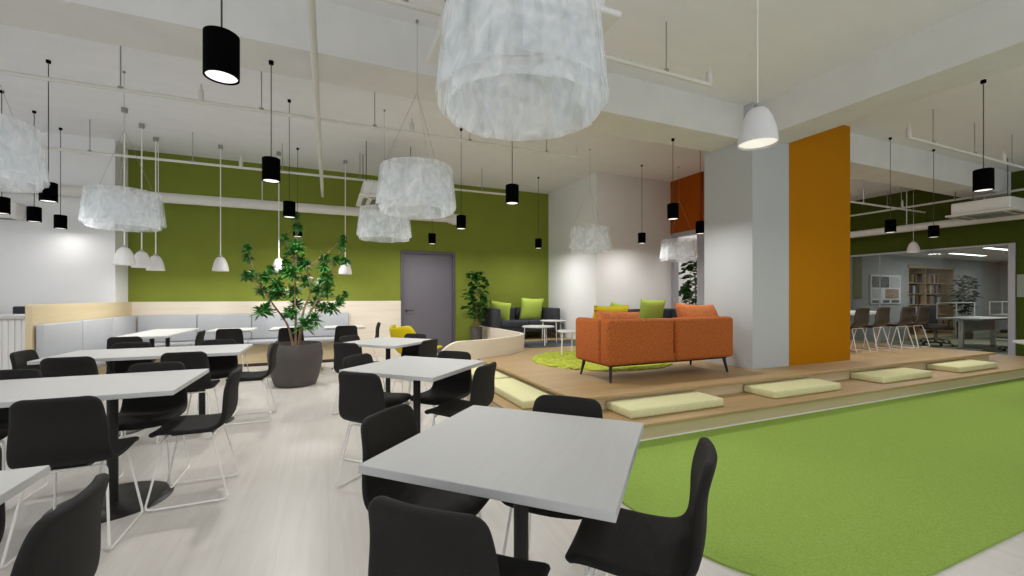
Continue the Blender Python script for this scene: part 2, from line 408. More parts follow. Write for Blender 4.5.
around(T2, 1, 1, .50, 'charcoal chair tucked in behind the middle square table on the step side', .065)
around(T2, -1, 1, .585, 'charcoal chair at the left rear of the middle square table, top of back showing', -.03)
around(T3, -1, -1, .72, 'charcoal chair at the left front of the rear square table, right of the big planter')
around(T3, 1, -1, .67, 'charcoal chair at the right front of the rear square table, nearest the curved parapet', .09)
around(T3, 1, 1, .48, 'charcoal chair behind the rear square table, in front of the grey door', .075)
around(T3, -1, 1, .56, 'charcoal chair at the left rear of the rear square table', -.06)
chair(-1.2, 2.72, (0, -1), 'large charcoal chair at left with its back to us, before the nearest long table')
chair(-.55, 3.36, (1, 0), 'charcoal chair side-on at the right end of the nearest long table')
chair(-1.15, 3.915, (0, 1), 'charcoal chair facing us behind the right half of the nearest long table')
chair(-1.94, 3.915, (0, 1), 'charcoal chair behind the nearest long table, cut by the left picture edge')
chair(-1.92, 4.52, (0, -1), 'charcoal chair with its back to us, left one before the second long table')
chair(-1.16, 4.53, (0, -1), 'charcoal chair with its back to us, right one before the second long table')
chair(-.50, 5.17, (1, 0), 'charcoal chair side-on at the right end of the second long table, left of the planter')
chair(-2.52, 5.2, (-1, 0), 'charcoal chair at the far left end of the second long table')
chair(-1.9, 5.72, (0, 1), 'charcoal chair facing us behind the left half of the second long table')
chair(-1.13, 5.71, (0, 1), 'charcoal chair facing us behind the right half of the second long table')
chair(-2.25, 6.52, (0, -1), 'charcoal chair at the near end of the table beside the left bench')
chair(-1.62, 7.25, (1, 0), 'charcoal chair side-on at the right of the table beside the left bench')
chair(-1.37, 7.52, (0, -1), 'charcoal chair with its back to us before the leftmost small bench table')
chair(-.54, 7.42, (0, -1), 'charcoal chair behind the big planter, before the middle small bench table')
chair(.27, 7.57, (0, -1), 'charcoal chair right of the planter, before the rightmost small bench table')
chair(.87, 8.2, (1, 0), 'charcoal chair seen edge-on by the birch panelling, at the end of the bench tables')
chair(-.555, 1.40, (1, 0), 'big charcoal chair in the bottom left corner, at the end of the cropped table')
chair(-1.19, 2.05, (0, 1), 'charcoal chair cut by the left edge, behind the cropped corner table')

# chairs and table on the platform
pc0 = make_chair('shell_chair', '', 'brown shell chairs on the platform', 'brown_shell', .42, .74)
for i, (u, lab) in enumerate([(8.2, 'brown shell chair on the platform, nearest the orange wall'), (8.8, 'brown shell chair on the platform, second from the orange wall'),
                              (9.55, 'brown shell chair on the platform, third from the orange wall'), (10.08, 'brown shell chair on the platform, farthest from the orange wall')]):
    if i == 0: pc0.location = (u, 4.45, .32); pc0['label'] = lab
    else: dup(pc0, (u, 4.45, .32), 0, lab)
t = thing('meeting_table', 'long white table on the platform behind the brown shell chairs', 'table', (9.0, 5.25, .32))
obj('tabletop', box(NB(), -1.3, 1.2, -.4, .4, .60, .66, .008, 2), 'tabletop', t)
for sx in (-1.1, 1.0):
    for sy in (-.32, .32): obj('leg', box(NB(), sx-.03, sx+.03, sy-.03, sy+.03, 0, .60), 'grey_metal', t)

# ---------------------------------------------------------------- cafe tables
def cafe_table(label, cx, cy, sx, sy, rz, legs, group=None, base=.275):
    t = thing('cafe_table', label, 'table', (cx, cy, 0), rz, group)
    obj('tabletop', box(NB(), -sx/2, sx/2, -sy/2, sy/2, .711, .74, .002, 1), 'tabletop', t)
    for (lx, ly) in legs:
        b = NB(); lathe(b, [(.028, .004), (.028, .70)], 24, lx, ly); box(b, lx-.14, lx+.14, ly-.02, ly+.02, .70, .711); box(b, lx-.02, lx+.02, ly-.14, ly+.14, .70, .711)
        p = obj('pedestal', b, 'black', t, smooth=True)
        obj('foot_disc', lathe(NB(), [(base, 0), (base, .003), (base-.003, .005), (.05, .0055)], 48, lx, ly), 'black_wood', p, smooth=True)
    return t
A45 = PI/4
cafe_table('nearest square white table, set diagonally at the bottom centre', *T1, .81, .81, A45, [(0, 0)])
cafe_table('middle square white table of the diagonal row, beside the step', *T2, .8, .8, A45, [(0, 0)])
cafe_table('rear square white table of the diagonal row, near the yellow chair', *T3, .8, .8, A45, [(0, 0)])
two = [(-.4, 0), (.4, 0)]
cafe_table('nearest long white table, running off the left picture edge', -1.62, 3.42, 1.6, .8, 0, [(-.43, 0), (.385, 0)], base=.30)
cafe_table('second long white table at left, behind the nearest long one', -1.54, 5.22, 1.5, .8, 0, [(-.36, 0), (.36, 0)])
cafe_table('long white table standing beside the left grey bench', -2.31, 7.95, .60, 1.6, 0, [(0, -.35), (0, .3)])
cafe_table('white table corner at the bottom left, cropped by the picture edge', -1.62, 1.44, 1.6, .8, 0, two)
cafe_table('small white table before the wall bench, leftmost of three', -1.43, 8.17, .60, .66, 0, [(0, 0)], base=.22)
cafe_table('small white table before the wall bench, middle one behind the planter', -.55, 8.17, .68, .66, 0, [(0, 0)], base=.22)
cafe_table('small white table before the wall bench, rightmost of three', .26, 8.17, .66, .66, 0, [(0, 0)], base=.22)
t = thing('side_table', 'round white table on the green carpet, cut by the right picture edge', 'table', (7.78, 2.0, .012))
obj('tabletop', lathe(NB(), [(.39, .70), (.40, .708), (.40, .722), (.395, .728)], 48), 'tabletop', t, smooth=True)
obj('pedestal', lathe(NB(), [(.03, .02), (.03, .70)], 20), 'white_metal', t, smooth=True)
obj('foot_disc', lathe(NB(), [(.24, 0), (.24, .012), (.05, .02)], 40), 'white_metal', t, smooth=True)

# ---------------------------------------------------------------- pendants
def black_pendant(u, v, label, ztop=CEIL, power=15):
    t = thing('black_pendant', label, 'pendant lamp', (u, v, 2.30), 0, 'black cylinder pendants')
    obj('cylinder_shade', lathe(NB(), [(.064, .012), (.064, .002), (.0725, 0), (.0725, .2), (.064, .205), (.01, .206)], 32), 'pendant_black', t, smooth=True)
    obj('diffuser', lathe(NB(), [(.064, .006), (.05, .0055)], 32), 'diffuser', t)
    obj('cord', tube(NB(), [(0, 0, .2), (0, 0, ztop-2.31)], .0042, 6), 'dark_metal', t)
    obj('ceiling_cap', lathe(NB(), [(.02, ztop-2.30-.03), (.02, ztop-2.30)], 16), 'pendant_black', t)
    area('pendant_light', (0, 0, -.004), .12, power, parent=t)
    return t
BM = 3.37
BP = [(-.46, 2.37, 'largest black cylinder pendant, hanging nearest the camera at upper left', CEIL),
      (-.47, 4.335, 'black cylinder pendant hung from the ceiling beam, left of the long white pipe', BM),
      (-.47, 6.23, 'black cylinder pendant level with the white duct, above the planter', CEIL),
      (-.49, 8.2, 'small black cylinder pendant behind the top leaves of the big planter', CEIL),
      (1.86, 4.33, 'black cylinder pendant right of the middle mesh chandelier, below the big one', BM),
      (1.85, 6.27, 'black cylinder pendant just above the right corner of the grey door', CEIL),
      (1.86, 8.3, 'small black cylinder pendant hanging in front of the grey door head', CEIL),
      (4.12, 8.17, 'small black cylinder pendant near the right end of the green wall', CEIL),
      (5.58, 6.62, 'black cylinder pendant before the white wall, between two mesh chandeliers', CEIL),
      (4.2, 4.37, 'black cylinder pendant overlapping the edge of the white wall and rust wall', BM),
      (5.6, 5.22, 'black cylinder pendant before the rust wall, touching the column edge', CEIL),
      (8.29, 3.91, 'black cylinder pendant right of the orange wall, left of the white bell', CEIL),
      (9.65, 3.93, 'black cylinder pendant right of the white bell, before the dark green wall', CEIL),
      (5.82, 2.0, 'large black cylinder pendant at the upper right before the beam', BM),
      (-3.72, 7.35, 'black cylinder pendant over the counter, leftmost of three in a row', CEIL),
      (-3.72, 7.985, 'black cylinder pendant over the counter, middle of three in a row', CEIL),
      (-3.73, 8.635, 'black cylinder pendant over the counter, rightmost and smallest of three', CEIL),
      (-2.78, 6.21, 'black cylinder pendant hanging before the leftmost mesh chandelier', CEIL)]
for (u, v, lab, zt_) in BP:
    black_pendant(u, v, lab, zt_, 2.2 if u < -3.5 else 11 if u < -2 or (u > 5 and v > 5) else 12 if v < 3 else 22 if v > 6 else 17)
def bell(u, v, zb, label, group, rod=.008, power=5):
    t = thing('bell_pendant', label, 'pendant lamp', (u, v, zb), 0, group)
    obj('bell_shade', lathe(NB(), [(.114, .004), (.118, 0), (.12, .004), (.116, .05), (.104, .11), (.085, .17), (.062, .215), (.045, .232), (.028, .236)], 36, cap0=False), 'bell_white', t, smooth=True)
    obj('bell_inner', lathe(NB(), [(.113, .012), (.04, .014)], 36), 'bell_glow', t)
    obj('socket_cap', lathe(NB(), [(.028, .234), (.026, .26), (.01, .27)], 16), 'grey_metal', t, smooth=True)
    obj('rod', tube(NB(), [(0, 0, .26), (0, 0, CEIL-zb-.02)], rod, 8), 'white_metal', t)
    obj('ceiling_cap', lathe(NB(), [(.035, CEIL-zb-.06), (.035, CEIL-zb)], 20), 'grey_metal', t)
    area('bell_light', (0, 0, -.002), .2, power, parent=t)
gb = 'white bell pendants over the benches'
bell(-2.54, 7.38, 1.70, 'white bell pendant over the left bench table, nearest of three', gb)
bell(-2.54, 7.96, 1.70, 'white bell pendant over the left bench table, middle of three', gb)
bell(-2.55, 8.55, 1.69, 'white bell pendant in the bench corner, third from the left', gb)
bell(-1.675, 8.55, 1.70, 'white bell pendant before the green wall, left of the planter tree', gb)
bell(-.81, 8.56, 1.70, 'white bell pendant hanging behind the foliage of the planter tree', gb)
bell(.286, 8.6, 1.69, 'white bell pendant right of the planter tree, rightmost of the bench row', gb)
bell(2.6, 1.95, 2.28, 'large white bell pendant at upper right below the beam corner', 'white bell pendants over the carpet side', rod=.003, power=10)
bell(12.45, 5.43, 2.29, 'small white bell pendant before the dark green wall above the glazing', 'white bell pendants over the carpet side', rod=.003)

# mesh chandeliers
def drum(bm, R, zb, zt, n, seed, top=.9):
    rnd = random.Random(seed)
    zj = [rnd.uniform(-.004, .006) for _ in range(n)]
    for i in range(n):                       # n overlapping folded panels
        a0 = 2*PI*i/n-.06; a1 = 2*PI*(i+1)/n+.06; cols = []
        ro, ri = R*(1.0+rnd.uniform(-.01, .03)), R*.955
        for k in range(5):
            t = k/4; a = a0+(a1-a0)*t; rr = ro+(ri-ro)*t
            rb = rr; 
            cols.append([bm.verts.new((rb*math.cos(a), rb*math.sin(a), zb+zj[i]+.05*(0))),
                         bm.verts.new((rr*(1-(1-top)*.4)*math.cos(a), rr*(1-(1-top)*.4)*math.sin(a), zb+(zt-zb)*.4)),
                         bm.verts.new((rr*(1-(1-top)*.85)*math.cos(a), rr*(1-(1-top)*.85)*math.sin(a), zb+(zt-zb)*.85)),
                         bm.verts.new((rr*top*math.cos(a), rr*top*math.sin(a), zt+zj[i]*.6))])
        for c0, c1 in zip(cols, cols[1:]):
            for j in range(3): bm.faces.new((c0[j], c1[j], c1[j+1], c0[j+1]))
    return bm
def chandelier(u, v, label, rz=0, split=3.16, zb=2.05):
    R = .37
    t = thing('mesh_chandelier', label, 'chandelier', (u, v, zb), rz, 'white mesh drum chandeliers')
    obj('outer_shade', drum(NB(), R*.985, .045, .41, 13, int(u*100)+5, .90), 'mesh_shade', t, smooth=True)
    obj('inner_shade', drum(NB(), R*.89, 0, .36, 11, int(v*100)+9, .92), 'mesh_shade', t, smooth=True)
    b = NB()
    for z, r in ((.405, .305),):
        ring = [(r*math.cos(2*PI*k/32), r*math.sin(2*PI*k/32), z) for k in range(33)]
        tube(b, ring, .002, 5, cap=False)
    obj('ring_frame', b, 'white_metal', t)
    b = NB(); tube(b, [(0, 0, split-zb), (0, 0, CEIL-zb-.01)], .0022, 5)
    for k in range(3):
        a = 2*PI*k/3+.4; tube(b, [(0, 0, split-zb), (.3*math.cos(a),   .3*math.sin(a), .405)], .0018, 5)
    obj('suspension_wire', b, 'grey_metal', t)
    pl = bpy.data.lights.new('chandelier_bulb', 'POINT'); pl.energy = .7; pl.shadow_soft_size = .06; po = bpy.data.objects.new('chandelier_bulb', pl); C.objects.link(po); po.location = (0, 0, .2); po.parent = t
    obj('ceiling_cap', lathe(NB(), [(.014, CEIL-zb-.02), (.014, CEIL-zb)], 16), 'grey_metal', t)
chandelier(.75, 1.64, 'huge white mesh chandelier at the top centre, nearest the camera')
chandelier(.75, 3.97, 'white mesh chandelier in the centre, largest below the nearest one', .5)
chandelier(.7, 6.05, 'white mesh chandelier behind and below the central one, left of it', 1.1)
chandelier(-2.13, 6.18, 'white mesh chandelier at left with rods of bell pendants behind it', .3)
chandelier(-2.2, 4.06, 'white mesh chandelier cut by the left picture edge', .8)
chandelier(4.15, 6.26, 'white mesh chandelier before the white box wall corner', .2)
chandelier(6.32, 6.42, 'small white mesh chandelier beside the column, before the plant doorway', .9, zb=1.97)

# ---------------------------------------------------------------- pipes, duct, air-conditioning
def sprinkler(label, u0, u1, v, z, heads, hangers, up=True, r=.02):
    t = thing('sprinkler_pipe', label, 'pipe', (0, 0, 0), 0)
    obj('pipe_run', tube(NB(), [(u0, v, z), (u1, v, z)], r, 12), 'pipe', t, smooth=True)
    for u in heads:
        b = NB(); lathe(b, [(.028, z), (.028, z+.12), (.012, z+.14), (.007, z+.19)], 12, u, v)
        obj('sprinkler_head', b, 'pipe', t, smooth=True)
    for u in hangers:
        b = NB(); tube(b, [(u, v, z+.01), (u, v, CEIL)], .006, 6); lathe(b, [(.024, z+.005), (.024, z+.032)], 12, u, v)
        obj('hanger_rod', b, 'grey_metal', t)
    return t
sprinkler('thin white sprinkler pipe crossing the ceiling just behind the beam', -8, 3.42, 5.49, 3.35, [-1.25, .97, 3.40], [-3.1, -1.92, -.69, .52, 1.74, 2.9])
sprinkler('white sprinkler pipe running in front of the green wall top', -8, 3.45, 8.05, 3.35, [-1.3, .9], [-3.16, -1.94, -.71, .51, 1.7, 2.8])
sprinkler('white sprinkler pipe passing behind the nearest chandelier', -8, 3.44, 3.08, 3.35, [3.42], [.5, 1.7, 2.88])
sprinkler('white sprinkler pipe right of the big beam, along the ceiling', 6.93, 12.85, 3.08, 3.35, [6.95, 9.6], [7.55, 8.7, 9.9, 11.1])
sprinkler('short white pipe end above the dark green wall, right of the orange wall', 7.25, 12.55, 5.27, 3.2, [], [8.4, 10.2, 11.6])
t = thing('sprinkler_pipe', 'white sprinkler pipe along the right dark green wall', 'pipe')
obj('pipe_run', tube(NB(), [(12.38, -3, 3.35), (12.38, 8.4, 3.35)], .022, 12), 'pipe', t, smooth=True)
for v in (4.7, 5.9): obj('hanger_rod', tube(NB(), [(12.38, v, 3.35), (12.38, v, CEIL)], .006, 6), 'grey_metal', t)
obj('sprinkler_head', lathe(NB(), [(.018, 3.36), (.018, 3.47), (.006, 3.54)], 12, 12.38, 5.6), 'pipe', t, smooth=True)
t = thing('water_pipe', 'long white pipe running overhead from the top edge towards the green wall', 'pipe')
obj('pipe_run', tube(NB(), [(-.11, -4, 3.25), (-.11, 9.2, 3.25)], .028, 16), 'pipe', t, smooth=True)
for v in (1.4, 3.2, 5.2, 7.2): obj('hanger_rod', tube(NB(), [(-.11, v, 3.25), (-.11, v, CEIL)], .005, 6), 'grey_metal', t)
t = thing('air_duct', 'white round duct across the green wall', 'duct')
obj('duct_run', tube(NB(), [(-8, 8.83, 2.92), (2.35, 8.83, 2.92)], .085, 20), 'pipe', t, smooth=True)
b = NB(); tube(b, [(2.33, 8.83, 2.92), (2.42, 8.83, 2.92)], .1, 20); lathe(b, [(.10, 2.80), (.12, 2.84), (.12, 2.96), (.09, 3.0)], 24, 2.5, 8.80)
obj('duct_outlet', b, 'pipe', t, smooth=True)
for u in (-5, -2.6, -1.1, 1.75): obj('hanger_rod', tube(NB(), [(u, 8.83, 3.0), (u, 8.83, CEIL)], .006, 6), 'white_metal', t)
t = thing('air_duct', 'white duct along the dark green right wall above the glazing', 'duct')
obj('duct_run', tube(NB(), [(12.55, -3, 2.88), (12.55, 8.4, 2.88)], .085, 20), 'pipe', t, smooth=True)
for v in (4.3, 5.6): obj('hanger_rod', tube(NB(), [(12.55, v, 2.95), (12.55, v, CEIL)], .01, 6), 'white_metal', t)
def cassette(u, v, label, z=2.9, rz=0):
    t = thing('air_conditioner', label, 'air conditioner', (u, v, z), rz, 'ceiling cassette units')
    obj('body', box(NB(), -.41, .41, -.41, .41, .04, .27, .03), 'ac', t, smooth=True)
    obj('fascia', box(NB(), -.475, .475, -.475, .475, 0, .04, .018), 'ac', t, smooth=True)
    b = NB()
    for k in range(4):
        m = Matrix.Rotation(k*PI/2, 4, 'Z'); box(b, -.30, .30, .335, .40, -.004, .01, mtx=m)
    obj('air_slot', b, 'ac_slot', t)
    b = NB()
    for k in range(12): box(b, -.26, .26, -.26+k*.045, -.237+k*.045, -.005, .006)
    obj('intake_grille', b, 'ac_slot', t)
    for sx in (-.36, .36):
        for sy in (-.36, .36): obj('hanger_rod', tube(NB(), [(sx, sy, .25), (sx, sy, CEIL-z)], .006, 6), 'dark_metal', t)
cassette(1.095, 2.5, 'white ceiling cassette unit seen through the nearest chandelier')
cassette(.925, 7.74, 'white ceiling cassette unit half hidden behind the central chandelier')
cassette(11.88, 4.0, 'white ceiling cassette unit at the upper right before the dark green wall', 2.86)
t = thing('wall_air_conditioner', 'white wall-mounted unit on the left wall at the picture edge', 'air conditioner', (-4.75, 8.945, 2.43))
obj('body', box(NB(), -.5, .5, -.22, 0, 0, .25, .05, 4), 'ac', t, smooth=True)
obj('air_slot', box(NB(), -.42, .42, -.19, -.06, -.004, .01), 'ac_slot', t)

# ---------------------------------------------------------------- soft furnishing
def pillow(name, label, cat, loc, rot, w, h, d, m, group=None):
    bm = NB(); n = 12; grid = {}
    for s in (1, -1):
        for i in range(n+1):
            for j in range(n+1):
                x = -1+2*i/n; y = -1+2*j/n
                f = max(0, (1-abs(x)**2.6))*max(0, (1-abs(y)**2.6)); k = f**.45
                e = 1-.07*(1-abs(y)**2)*abs(x)**3; e2 = 1-.07*(1-abs(x)**2)*abs(y)**3
                if s == -1 and (i in (0, n) or j in (0, n)): grid[s, i, j] = grid[1, i, j]; continue
                grid[s, i, j] = bm.verts.new((x*w/2*e, s*k*d/2, y*h/2*e2))
        for i in range(n):
            for j in range(n):
                bm.faces.new((grid[s, i, j], grid[s, i+1, j], grid[s, i+1, j+1], grid[s, i, j+1]))
    o = obj(name, bm, m, None, smooth=True, angle=3)
    o.location = loc; o.rotation_euler = rot
    return tag(o, label, cat, group)
def sofa(name, label, cat, loc, rz, W, D, H, m, seat_h=.42, leg_h=.16, arm=.16, arm_h=None, modules=2, group=None, arm_d=None):
    """local frame: x along the sofa, back at y=0, front at y=D"""
    t = thing(name, label, cat, loc, rz, group); arm_h = arm_h or H; bt = .16
    for i in range(modules):
        x0 = -W/2+i*W/modules; x1 = x0+W/modules
        obj('back_module', box(NB(), x0+(.012 if i else 0), x1-(.012 if i < modules-1 else 0), 0, bt, leg_h, H, .045, 4), m, t, smooth=True)
        s0 = max(x0, -W/2+arm)+.006; s1 = min(x1, W/2-arm)-.006
        obj('seat_cushion', box(NB(), s0, s1, bt, D, seat_h-.14, seat_h, .035, 4), m, t, smooth=True)
    for sx in (-1, 1):
        xo = sx*W/2; xi = sx*(W/2-arm)
        obj('armrest', box(NB(), min(xo, xi), max(xo, xi), bt-.005, D-.01, leg_h, arm_h, .04, 4), m, t, smooth=True)
    obj('seat_base', box(NB(), -W/2+.02, W/2-.02, .03, D-.03, leg_h, seat_h-.13, .02), m, t, smooth=True)
    b = NB()
    tube(b, [(-W/2+.08, .06, leg_h-.008), (W/2-.08, .06, leg_h-.008)], .009, 6); tube(b, [(-W/2+.08, D-.06, leg_h-.008), (W/2-.08, D-.06, leg_h-.008)], .009, 6)
    tube(b, [(-W/2+.08, .06, leg_h-.008), (-W/2+.08, D-.06, leg_h-.008)], .009, 6); tube(b, [(W/2-.08, .06, leg_h-.008), (W/2-.08, D-.06, leg_h-.008)], .009, 6)
    obj('rail', b, 'black', t)
    for sx in (-1, 1):
        for y, dy in ((.08, -.035), (D-.08, .035)):
            obj('leg', tube(NB(), [(sx*(W/2-.10), y, leg_h), (sx*(W/2-.07), y+dy, 0)], .022, 10, .013), 'black', t, smooth=True)
    return t
P = .32
sofa('orange_sofa', 'orange two-part sofa on the platform with its back to us', 'sofa', (3.745, 3.85, P), 0, 1.93, .69, .70, 'orange_fabric', leg_h=.19, arm=.12)
sofa('dark_sofa', 'charcoal two-seat sofa against the green wall on the platform', 'sofa', (4.05, 9.36, P), PI, 1.62, .86, .69, 'sofa_dark', group='charcoal lounge sofas')
sofa('dark_sofa', 'charcoal sofa behind the orange sofa, against the white box wall', 'sofa', (6.05, 7.28, P), PI, 1.8, .8, .69, 'sofa_dark', group='charcoal lounge sofas')
# cushions
pillow('cushion', 'yellow cushion showing above the left half of the orange sofa back', 'cushion', (3.15, 4.34, P+.61), (.25, .0, .10), .56, .50, .17, 'yellow_fabric')
pillow('cushion', 'orange cushion slumped on the left half of the orange sofa', 'cushion', (3.14, 4.12, P+.595), (-.30, .05, -.08), .62, .40, .18, 'orange_pillow')
pillow('cushion', 'orange cushion lying over the right half of the orange sofa back', 'cushion', (4.42, 4.12, P+.615), (-.42, .04, .05), .74, .54, .22, 'orange_pillow')
pillow('cushion', 'lime cushion leaning on the left arm of the green-wall sofa', 'cushion', (3.52, 8.90, P+.60), (.25, .15, -.65), .50, .50, .16, 'lime_fabric', 'lime cushions on the charcoal sofas')
pillow('cushion', 'lime cushion upright at the right end of the green-wall sofa', 'cushion', (4.36, 9.0, P+.65), (.18, 0.03, .08), .62, .54, .16, 'lime_fabric', 'lime cushions on the charcoal sofas')
pillow('cushion', 'large lime cushion right of the yellow one, on the rear charcoal sofa', 'cushion', (6.08, 6.92, P+.615), (.2, .03, -.05), .63, .57, .17, 'lime_fabric', 'lime cushions on the charcoal sofas')
pillow('cushion', 'lime cushion peeking out behind the yellow cushion', 'cushion', (5.2, 6.92, P+.575), (.2, .15, .25), .5, .5, .16, 'lime_fabric', 'lime cushions on the charcoal sofas')
# cream pads on the step
def pad(label, u0, u1, v0, v1):
    o = obj('step_cushion', box(NB(), -(u1-u0)/2, (u1-u0)/2, -(v1-v0)/2, (v1-v0)/2, 0, .085, .02, 3), 'cream', None, smooth=True)
    o.location = ((u0+u1)/2, (v0+v1)/2, .172); tag(o, label, 'cushion', 'cream seat pads on the step')
pad('cream seat pad on the front step before the orange sofa', 2.49, 3.65, 3.10, 3.485)
pad('cream seat pad on the front step before the grey column', 4.40, 5.56, 3.10, 3.485)
pad('cream seat pad on the front step, third from the left', 6.43, 7.59, 3.10, 3.485)
pad('cream seat pad at the far right end of the front step', 8.34, 9.50, 3.10, 3.485)
pad('cream seat pad on the left side step, nearer to us', 1.74, 2.12, 3.78, 4.94)
pad('cream seat pad on the left side step, farther one beside the parapet', 1.74, 2.12, 5.02, 6.16)

# rugs
def rug(name, label, cx, cy, rx, ry, m, h, jag, seed, pw=2):
    rnd = random.Random(seed); bm = NB(); n = 96; rings = []
    for (f, z) in ((1, 0), (1, h*.5), (.975, h), (.6, h), (.25, h)):
        ring = []
        for k in range(n):
            a = 2*PI*k/n; c, s = math.cos(a), math.sin(a); rr = (abs(c)**pw+abs(s)**pw)**(-1/pw)
            j = 1+jag*rnd.uniform(-1, 1)
            ring.append(bm.verts.new((rr*c*rx*f*j, rr*s*ry*f*j, z*(1+(rnd.uniform(-.4, .4) if jag else 0)))))
        rings.append(ring)
    for a, b in zip(rings, rings[1:]):
        for k in range(n): bm.faces.new((a[k], a[(k+1) % n], b[(k+1) % n], b[k]))
    bm.faces.new(rings[0][::-1]); bm.faces.new(rings[-1])
    o = obj(name, bm, m, None, smooth=True); o.location = (cx, cy, P); return tag(o, label, 'rug')
rug('shag_rug', 'round lime shaggy rug under the orange sofa', 3.78, 5.42, 1.04, 1.0, 'lime_rug', .022, .025, 3)
rug('slate_rug', 'slate grey rug under the white coffee tables before the green wall', 4.2, 7.62, .95, .5, 'grey_rug', .012, 0, 4, 5)
# coffee tables
def coffee(label, u, v, r, h, z0, nl, a0):
    t = thing('coffee_table', label, 'table', (u, v, z0), 0, 'white coffee tables on the platform')
    obj('tabletop', lathe(NB(), [(r-.012, h-.022), (r, h-.018), (r, h-.004), (r-.006, h)], 40), 'tabletop', t, smooth=True)
    for k in range(nl):
        a = a0+2*PI*k/nl
        obj('leg', tube(NB(), [((r-.05)*math.cos(a), (r-.05)*math.sin(a), h-.02), ((r-.03)*math.cos(a), (r-.03)*math.sin(a), 0)], .011, 8), 'white_metal', t, smooth=True)
coffee('round white coffee table before the green-wall sofa, leftmost of three', 3.79, 7.52, .32, .36, P+.012, 3, .5)
coffee('taller white coffee table just right of the leftmost one', 4.33, 7.90, .27, .44, P+.012, 3, 2.4)
coffee('white coffee table on the lime rug, half hidden by the orange sofa', 3.62, 5.92, .27, .375, P+.03, 3, PI+.1)

# yellow lounge chair near the grey door
def lounge():
    t = thing('lounge_chair', 'mustard yellow lounge chair between the rear square table and the grey door', 'chair', (1.26, 6.80, 0), -1.2)
    bm = NB(); rows = []; prof = [(.36, .44), (.30, .46), (.15, .42), (0, .37), (-.15, .36), (-.26, .40), (-.32, .50), (-.36, .62), (-.40, .74), (-.42, .80)]
    ws = [.24, .28, .31, .33, .35, .37, .37, .34, .27, .20]
    for (y, z), w in zip(prof, ws):
        row = []
        for k in range(9):
            x = -1+k/4
            bk = max(0, min(1, (.1-y)/.4))
            row.append(bm.verts.new((x*w, y+bk*.20*abs(x)**2.2, z+(.10*bk*(1 if z < .6 else .2)+.03)*abs(x)**2)))
        rows.append(row)
    for a, b in zip(rows, rows[1:]):
        for k in range(8): bm.faces.new((a[k], a[k+1], b[k+1], b[k]))
    o = obj('shell', bm, 'yellow_fabric', t, smooth=True)
    s = o.modifiers.new('t', 'SOLIDIFY'); s.thickness = .045; s.offset = 0
    s = o.modifiers.new('s', 'SUBSURF'); s.levels = s.render_levels = 1
    obj('stem', lathe(NB(), [(.03, .03), (.03, .36)], 16), 'grey_metal', t, smooth=True)
    b = NB()
    for k in range(4):
        a = PI/4+k*PI/2; tube(b, [(0, 0, .05), (.30*math.cos(a), .30*math.sin(a), .012)], .018, 8, .011)
    obj('star_base', b, 'grey_metal', t, smooth=True)
lounge()

# ---------------------------------------------------------------- plants
def leaf(bm, p, d, L, w, droop, rnd, roll=None):
    d = d.normalized(); side = d.cross(Vector((0, 0, 1)))
    if side.length < .1: side = Vector((1, 0, 0))
    side.normalize()
    if roll: side = (Matrix.Rotation(roll, 3, d) @ side)
    pts = []
    for t, ww in ((0, .12), (.3, .8), (.6, 1), (.85, .6), (1, .04)):
        c = p+d*L*t+Vector((0, 0, -1))*droop*L*t*t
        pts.append((bm.verts.new(c-side*w*ww/2), bm.verts.new(c+side*w*ww/2)))
    for a, b in zip(pts, pts[1:]): bm.faces.new((a[0], a[1], b[1], b[0]))
def rosette(bm, p, R, n, rnd, w=.045, droop=.25, L=(.6, 1.1)):
    for i in range(n):
        a = rnd.uniform(0, 2*PI); e = rnd.uniform(-.5, 1.1)
        d = Vector((math.cos(a)*math.cos(e), math.sin(a)*math.cos(e), math.sin(e)))
        leaf(bm, p+d*R*.05+Vector((0, 0, rnd.uniform(-.05, .03))), d, R*rnd.uniform(*L), w*rnd.uniform(.8, 1.3), droop*rnd.uniform(.5, 1.4), rnd, rnd.uniform(-.6, .6))
